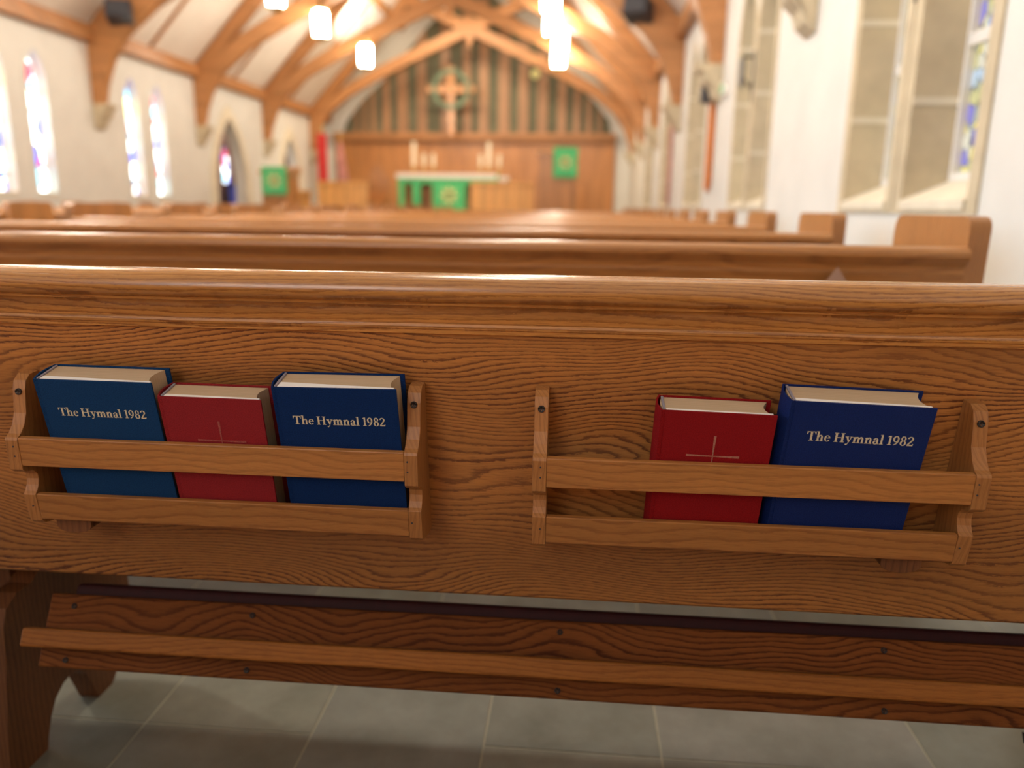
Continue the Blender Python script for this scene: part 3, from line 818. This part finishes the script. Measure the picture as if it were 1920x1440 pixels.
for p in pos:
    o = lan if first else copy_tree(lan); first = False
    o.location = (p[0], p[1], 4.14)
    tag(o, lant_lbl.get(p, 'glowing lantern hanging above the near pews, out of view'), 'pendant lamp', 'hanging lanterns')

for p in ((-.585, 3.3, 85), (-.585, 6.8, 45), (-5.22, 3.3, 190), (-5.22, 6.8, 130)):      # unseen point lights added under the near lanterns to strengthen them
    d = bpy.data.lights.new('lantern_boost', 'POINT'); d.energy = p[2]; d.color = (1.0, .90, .74); d.shadow_soft_size = .12
    o = bpy.data.objects.new('lantern_boost', d); COL.objects.link(o); o.location = (p[0], p[1], 3.98)
# ------------------------------------------------------------------ loudspeakers on the third truss
def speaker(x, z, rz, label):
    root = empty('loudspeaker', (x, 12.70, z)); root.rotation_euler = (R(-12), 0, rz)
    tag(root, label, 'speaker', 'loudspeakers on the truss')
    g = G(); g.prism([(-.22, 0), (.22, 0), (.17, .28), (-.17, .28)], -.19, .19, 'X'); 
    g.build('cabinet', M['dark'], root, bevel=.015)
    g = G(); g.box(-.17, -.235, -.17+.2, .17, -.222, .25); g.build('grille', M['dark'], root)
speaker(-7.40, 3.75, R(20), 'black loudspeaker hung on the left side of the third truss')
speaker(.80, 3.74, R(-20), 'black loudspeaker hung on the right side of the third truss')

# ------------------------------------------------------------------ right wall fittings
WX = NAVE_X1
t = empty('banner', (WX, 9.75, 1.14)); tag(t, 'narrow orange cloth banner hanging on the right wall', 'banner')
g = G()
pts = [(-.20, 0.06), (0, 0), (.20, 0.06), (.20, 1.04), (-.20, 1.04)]
g.prism(pts, -.03, -.015, 'X'); g.build('cloth', M['orange'], t)
g = G(); g.cyl((-.022, -.24, 1.045), .012, .48, 'Y', 10); g.build('rod', M['brass'], t)
t = empty('wall_speaker', (WX, 9.75, 2.16)); tag(t, 'small dark box fixed to the right wall above the orange banner', 'speaker')
g = G(); g.box(-.16, -.1, 0, -.03, .1, .20); g.build('cabinet', M['dark'], t, bevel=.01)
g = G(); g.box(-.03, -.03, .06, -.001, .03, .14); g.build('bracket', M['iron'], t)
t = empty('exit_sign', (WX, 8.95, 2.14)); tag(t, 'small blurred green sign on the right wall beside the orange banner', 'sign')
g = G(); g.box(-.06, -.10, 0, -.001, .10, .13); g.build('housing', M['white'], t, bevel=.006)
g = G(); g.box(-.066, -.085, .02, -.0605, .085, .11); g.build('face', M['exit'], t)
t = empty('banner', (WX, 13.9, 1.0)); tag(t, 'dusky pink banner far along the right wall near the altar rail', 'banner')
g = G(); g.prism([(-.2, 0), (.2, 0), (.2, 1.35), (-.2, 1.35)], -.03, -.015, 'X'); g.build('cloth', M['pinkcloth'], t)
g = G(); g.cyl((-.022, -.23, 1.36), .012, .46, 'Y', 10); g.build('rod', M['brass'], t)
def sconce(y, label):
    t = empty('wall_sconce', (WX, y, 2.0)); tag(t, label, 'wall lamp', 'iron wall lanterns')
    g = G(); g.box(-.02, -.03, -.02, -.0135, .03, .34); g.box(-.12, -.008, .28, -.02, .008, .30); g.box(-.02, -.012, -.10, -.0135, .012, -.02)
    g.prism([(-.02, .05), (-.05, .02), (-.10, .10), (-.12, .28), (-.11, .28), (-.09, .12), (-.05, .04), (-.02, .08)], -.006, .006, 'Y'); g.build('bracket', M['iron'], t)
    g = G(); g.lathe([(.01, .02), (.028, .06), (.030, .20), (.028, .26), (.01, .29)], (-.12, 0, 0), 10)
    g.build('lantern_cage', M['pewter'], t)
sconce(4.06, 'wrought iron wall lantern between the two lights of the nearest window')
sconce(7.61, 'wrought iron wall lantern on the second window of the right wall')

# ------------------------------------------------------------------ chancel furniture
ZP = 0.60
# reredos: panelled wainscot, ledge, and the tall slatted screen above
t = empty('reredos', (CX, BACK_Y, ZP)); tag(t, 'wide brown oak wainscot across the end wall below the slatted screen', 'wall paneling')
g = G(); g.box(-4.55, -.10, 0, 4.35, -.001, 2.40); 
g.build('panel_board', M['timber_v'], t)
for k in range(9):
    xa = -4.45 + k*.98
    g = G(); g.box(xa, -.14, .12, xa+.07, -.101, 2.36); g.build('stile', M['timber_v'], t)
g = G(); g.box(-4.55, -.36, 2.401, 4.35, -.001, 2.56); g.box(-4.55, -.30, 2.30, 4.35, -.101, 2.40); g.build('ledge', M['timber'], t, bevel=.02)
t = empty('screen', (CX, BACK_Y, 3.17)); tag(t, 'tall arched screen of brown boards over grey green panels above the altar', 'screen')
ap = [(-4.30, 0), (4.20, 0)]
top_r = [(4.12, .40), (3.62, .98), (2.9, 1.6), (1.55, 3.1), (0, 4.4)]
ap += top_r + [(-x, z) for x, z in top_r[:-1][::-1]]
g = G(); g.prism(ap, -.06, -.002, 'Y'); g.build('backing', M['greygreen'], t)
def topz(x):
    x = abs(x); pts = [(0, 4.4), (1.55, 3.1), (2.9, 1.6), (3.62, .98), (4.12, .40), (4.3, 0)]
    for (a, za), (b_, zb) in zip(pts, pts[1:]):
        if a <= x <= b_: return za + (zb-za)*(x-a)/(b_-a)
    return 0
x = -4.1; k = 0
boards = [(-2.86, .24), (-2.34, .34), (-1.72, .30), (-.98, .30), (-.3, .26), (.22, .30), (.86, .34), (1.46, .30), (2.06, .30), (2.66, .26), (3.12, .20), (3.5, .16), (3.84, .12), (-3.28, .14), (-3.56, .12), (-3.84, .1)]
for x, w_ in boards:
    g = G(); xa, xb = x-w_/2, x+w_/2
    g.prism([(xa, 0), (xb, 0), (xb, topz(xb)-.02), (xa, topz(xa)-.02)], -.13, -.061, 'Y'); g.build('board', M['screen_wood'], t)
# hanging wheel cross
t = empty('wheel_cross', (-3.92, 24.2, 3.95)); tag(t, 'large cross with a green ring hanging before the screen', 'cross')
g = G(); g.box(-.10, -.04, -.9, .10, .04, 1.05); g.box(-.72, -.039, .30, .72, .039, .50); g.build('cross', M['oak_far'], t, bevel=.01)
g = G()
for i in range(32):
    a, b_ = 2*pi*i/32, 2*pi*(i+1)/32
    pts = [(.58*cos(a), .4+.58*sin(a)), (.58*cos(b_), .4+.58*sin(b_)), (.44*cos(b_), .4+.44*sin(b_)), (.44*cos(a), .4+.44*sin(a))]
    g.prism(pts, -.06, -.042, 'Y')
g.build('ring', M['verdigris'], t)
g = G(); g.cyl((0, 0, 1.05), .012, 3.12, 'Z', 8); g.build('hanger', M['iron'], t)
t = empty('roundel', (-1.45, BACK_Y-.16, 4.9)); tag(t, 'small round gold disc high on the right half of the screen', 'ornament')
g = G(); g.cyl((0, -.05, 0), .14, .05, 'Y', 24); g.build('disc', M['yellow'], t)

# altar
t = empty('altar', (-3.62, 22.0, ZP)); tag(t, 'long wooden altar with a carved base standing before the wainscot', 'altar')
g = G(); g.box(-1.40, -.35, 1.10, 1.40, .35, 1.18); g.build('table_top', M['oak_far'], t, bevel=.01)
for xx in (-1.25, -.42, .42, 1.25):
    g = G(); g.lathe([(.09, .051), (.09, .12), (.055, .18), (.075, .5), (.055, .9), (.09, .98), (.09, 1.099)], (xx, -.22, 0), 14); g.build('leg', M['oak_far'], t, smooth=True)
g = G(); g.box(-1.32, .1, .05, 1.32, .3, 1.09); g.build('rear_panel', M['timber'], t)
g = G(); g.box(-1.36, -.33, .0, 1.36, .33, .05); g.build('plinth', M['timber'], t)
t = tag(empty('altar_frontal', (-3.62, 22.0, ZP)), 'green cloth frontal hanging down the front of the altar', 'altar cloth')
g = G(); g.box(-1.39, -.375, .93, 1.39, -.353, 1.185); g.box(-.42, -.380, .22, .50, -.354, .95)
g.box(-1.38, -.375, .30, -1.22, -.354, .94); g.box(-.98, -.375, .35, -.76, -.354, .94); g.box(.86, -.375, .30, 1.08, -.354, .94); g.box(-1.39, -.375, 1.183, 1.39, .37, 1.188); g.build('cloth', M['green'], t)
g = G()
for i in range(8):
    a = 2*pi*i/8; g.prism([(.04+.10*cos(a+.9), .62+.10*sin(a+.9)), (.04+.28*cos(a), .62+.28*sin(a)), (.04+.10*cos(a-.9), .62+.10*sin(a-.9))], -.386, -.381, 'Y')
g.build('star_emblem', M['yellow'], t)
t = tag(empty('altar_linen', (-3.62, 22.0, ZP)), 'white linen runner lying along the altar top', 'altar linen')
g = G(); g.box(-1.43, -.388, 1.189, 1.35, .375, 1.199); g.box(-1.43, -.396, 1.07, 1.35, -.388, 1.199); g.build('linen', M['white'], t)

for k, (dx, label) in enumerate(((-.98, 'green and white hanging at the left end of the altar'), (-1.45, 'narrow green hanging left of the altar base'), (.78, 'green hanging on the right part of the altar front'))):
    pass
def candle(x, z0, h, r, y, label):
    t = empty('candlestick', (x, y, z0)); tag(t, label, 'candle', 'candles along the altar')
    g = G(); g.lathe([(.07, 0), (.07, .02), (.02, .05), (.03, .10), (.02, .16), (.045, .2), (.045, .22)], (0, 0, 0), 12); g.build('stick', M['brass'], t)
    g = G(); g.cyl((0, 0, .221), r, h-.22, 'Z', 14); g.build('candle', M['candle'], t)
AZ = ZP + 1.20
candle(-4.64, AZ, .86, .055, 22.05, 'tallest cream candle at the left end of the altar')
candle(-2.52, AZ, .86, .055, 22.05, 'tallest cream candle at the right end of the altar')
candle(-4.37, AZ, .56, .045, 22.12, 'short candle just right of the tall left altar candle')
candle(-4.10, AZ, .56, .045, 22.12, 'short candle second to the right of the tall left altar candle')
candle(-2.76, AZ, .54, .045, 22.12, 'short candle just left of the tall right altar candle')
candle(-2.24, AZ, .54, .045, 22.12, 'short candle at the far right end of the altar')
t = tag(empty('bowl', (-2.0, 20.9, 1.52)), 'small white bowl on a stand right of the altar', 'bowl')
g = G(); g.lathe([(.05, .0), (.06, .02), (.13, .10), (.16, .18), (.14, .18)], (0, 0, 0), 18); g.build('basin', M['white'], t, smooth=True)
g = G(); g.lathe([(.18, -.92), (.18, -.88), (.04, -.80), (.04, -.1), (.10, -.001)], (0, 0, 0), 14); g.build('pedestal', M['oak_far'], t)

# communion rails / stall fronts
def stall(x0, x1, y, z0, h, label, cat, n):
    t = empty('altar_rail', ((x0+x1)/2, y, z0)); tag(t, label, cat, 'light oak rails before the altar')
    w_ = x1-x0
    g = G(); g.box(-w_/2, -.09, h-.07, w_/2, .09, h); g.build('handrail', M['oak_lit'], t, bevel=.015)
    g = G(); g.box(-w_/2+.02, -.03, .05, w_/2-.02, .03, h-.071); g.build('panel', M['oak_lit'], t)
    for k in range(n+1):
        xx = -w_/2 + .05 + (w_-.1)*k/n
        g = G(); g.box(xx-.045, -.06, 0, xx+.045, -.031, h-.071); g.build('post', M['oak_lit'], t)
stall(-6.15, -4.95, 18.3, 0, 1.47, 'oak stall front left of the aisle before the altar', 'railing', 3)
stall(-7.4, -6.3, 18.2, 0, 1.25, 'oak stall front at the far left under the green lectern fall', 'railing', 2)
stall(-2.55, -1.05, 18.6, 0, 1.50, 'oak stall front between altar and pulpit', 'railing', 4)
t = empty('chair', (-5.35, 20.5, ZP)); tag(t, 'high backed wooden chair with a pointed back left of the altar', 'chair')
g = G(); g.prism([(-.3, .45), (.3, .45), (.3, 1.0), (0, 1.42), (-.3, 1.0)], .22, .28, 'Y'); g.build('backrest', M['oak_far'], t)
g = G(); g.box(-.3, -.25, .40, .3, .219, .46); g.build('seat', M['oak_far'], t)
for xx in (-.27, .27):
    for yy in (-.22, .2):
        g = G(); g.box(xx-.03, yy-.03, 0, xx+.03, yy+.03, .399); g.build('leg', M['oak_far'], t)

# pulpit, right, and lectern, left, each with a green fall
def pulpit(name, x, y, z0, w_, h, label, cat):
    t = empty(name, (x, y, z0)); tag(t, label, cat)
    g = G(); g.box(-w_/2, -.3, .061, w_/2, .3, h-.12); g.build('body', M['oak_v'], t, bevel=.01)
    g = G(); g.box(-w_/2-.04, -.34, 0, w_/2+.04, .34, .06); g.build('base', M['oak_far'], t)
    g = G(); g.prism([(-.36, h-.119), (.3, h-.119), (.3, h+.06), (-.36, h-.05)], -w_/2-.04, w_/2+.04, 'X'); g.build('book_rest', M['oak_far'], t)
    for xx in (-w_/2+.05, 0, w_/2-.05):
        g = G(); g.box(xx-.03, -.325, .07, xx+.03, -.301, h-.13); g.build('stile', M['oak_v'], t)
def fall(x, y, z0, w_, h, label):
    t = empty('lectern_fall', (x, y, z0)); tag(t, label, 'altar cloth', 'green falls')
    g = G(); g.box(-w_/2, -.012, 0, w_/2, .0, h); g.build('cloth', M['green'], t)
    g = G()
    for i in range(8):
        a = 2*pi*i/8; r_ = w_*.27
        g.prism([(r_*.45*cos(a+.9), h/2+r_*.45*sin(a+.9)), (r_*1.2*cos(a), h/2+r_*1.2*sin(a)), (r_*.45*cos(a-.9), h/2+r_*.45*sin(a-.9))], -.018, -.0125, 'Y')
    g.build('star_emblem', M['yellow'], t)
pulpit('pulpit', -.52, 18.5, 0, .90, 2.2, 'tall oak pulpit on the right with a green hanging on its front', 'pulpit')
fall(-.33, 18.10, 1.60, .54, .66, 'green pulpit fall with a pale star, right of the altar')
pulpit('lectern', -6.35, 16.45, 0, .60, 1.66, 'oak lectern on the left with a green hanging on its front', 'lectern')
fall(-6.33, 16.06, 1.13, .53, .56, 'green lectern fall with a pale star, left before the arches')

# banners by the left arch
t = empty('flag', (-7.55, 23.0, ZP)); tag(t, 'tall red banner standing at the left of the chancel', 'flag')
g = G(); g.box(-.17, -.03, .9, .13, .03, 2.35); g.build('cloth', M['redcloth'], t, bevel=.02)
g = G(); g.cyl((-.02, .06, 0), .02, 2.6, 'Z', 8); g.cyl((-.02, .06, 0), .18, .05, 'Z', 16); g.build('pole', M['brass'], t)
t = empty('flag', (-7.12, 23.3, ZP)); tag(t, 'furled striped flag on a pole right of the red banner', 'flag')
g = G(); g.prism([(-.05, 2.1), (.05, 2.15), (.22, 1.0), (.12, .8), (-.12, .85)], -.06, .06, 'Y'); g.build('cloth', M['pinkcloth'], t, bevel=.02)
g = G(); g.cyl((0, .09, 0), .02, 2.4, 'Z', 8); g.cyl((0, .09, 0), .18, .05, 'Z', 16); g.build('pole', M['brass'], t)
t = tag(empty('blue_glow_panel', (-9.7, 21.9, 1.0)), 'blue panel for the glow seen through the nearer arch in the left wall', 'cloth')  # coloured panel added in place of the chapel's blue glow
g = G(); g.box(-.02, -.7, -.2, .02, .7, .45); g.build('cloth', M['glow_blue'], t)
g = G(); g.box(-.05, -.75, .451, .05, .75, .48); g.box(-.05, -.75, -1.0, .05, -.71, .45); g.box(-.05, .71, -1.0, .05, .75, .45); g.build('stand', M['iron'], t)

# folded paper left in the second pew, seen over the near rail
t = tag(empty('folded_leaflet', (.605, 1.86, .80)), 'corner of a pale pink leaflet standing behind the near top rail', 'leaflet')
g = G(); g.prism([(-.03, -.03), (0, .012), (.03, -.03), (0, -.075)], -.0, .0012, 'Y'); g.build('sheet', M['leaf'], t)
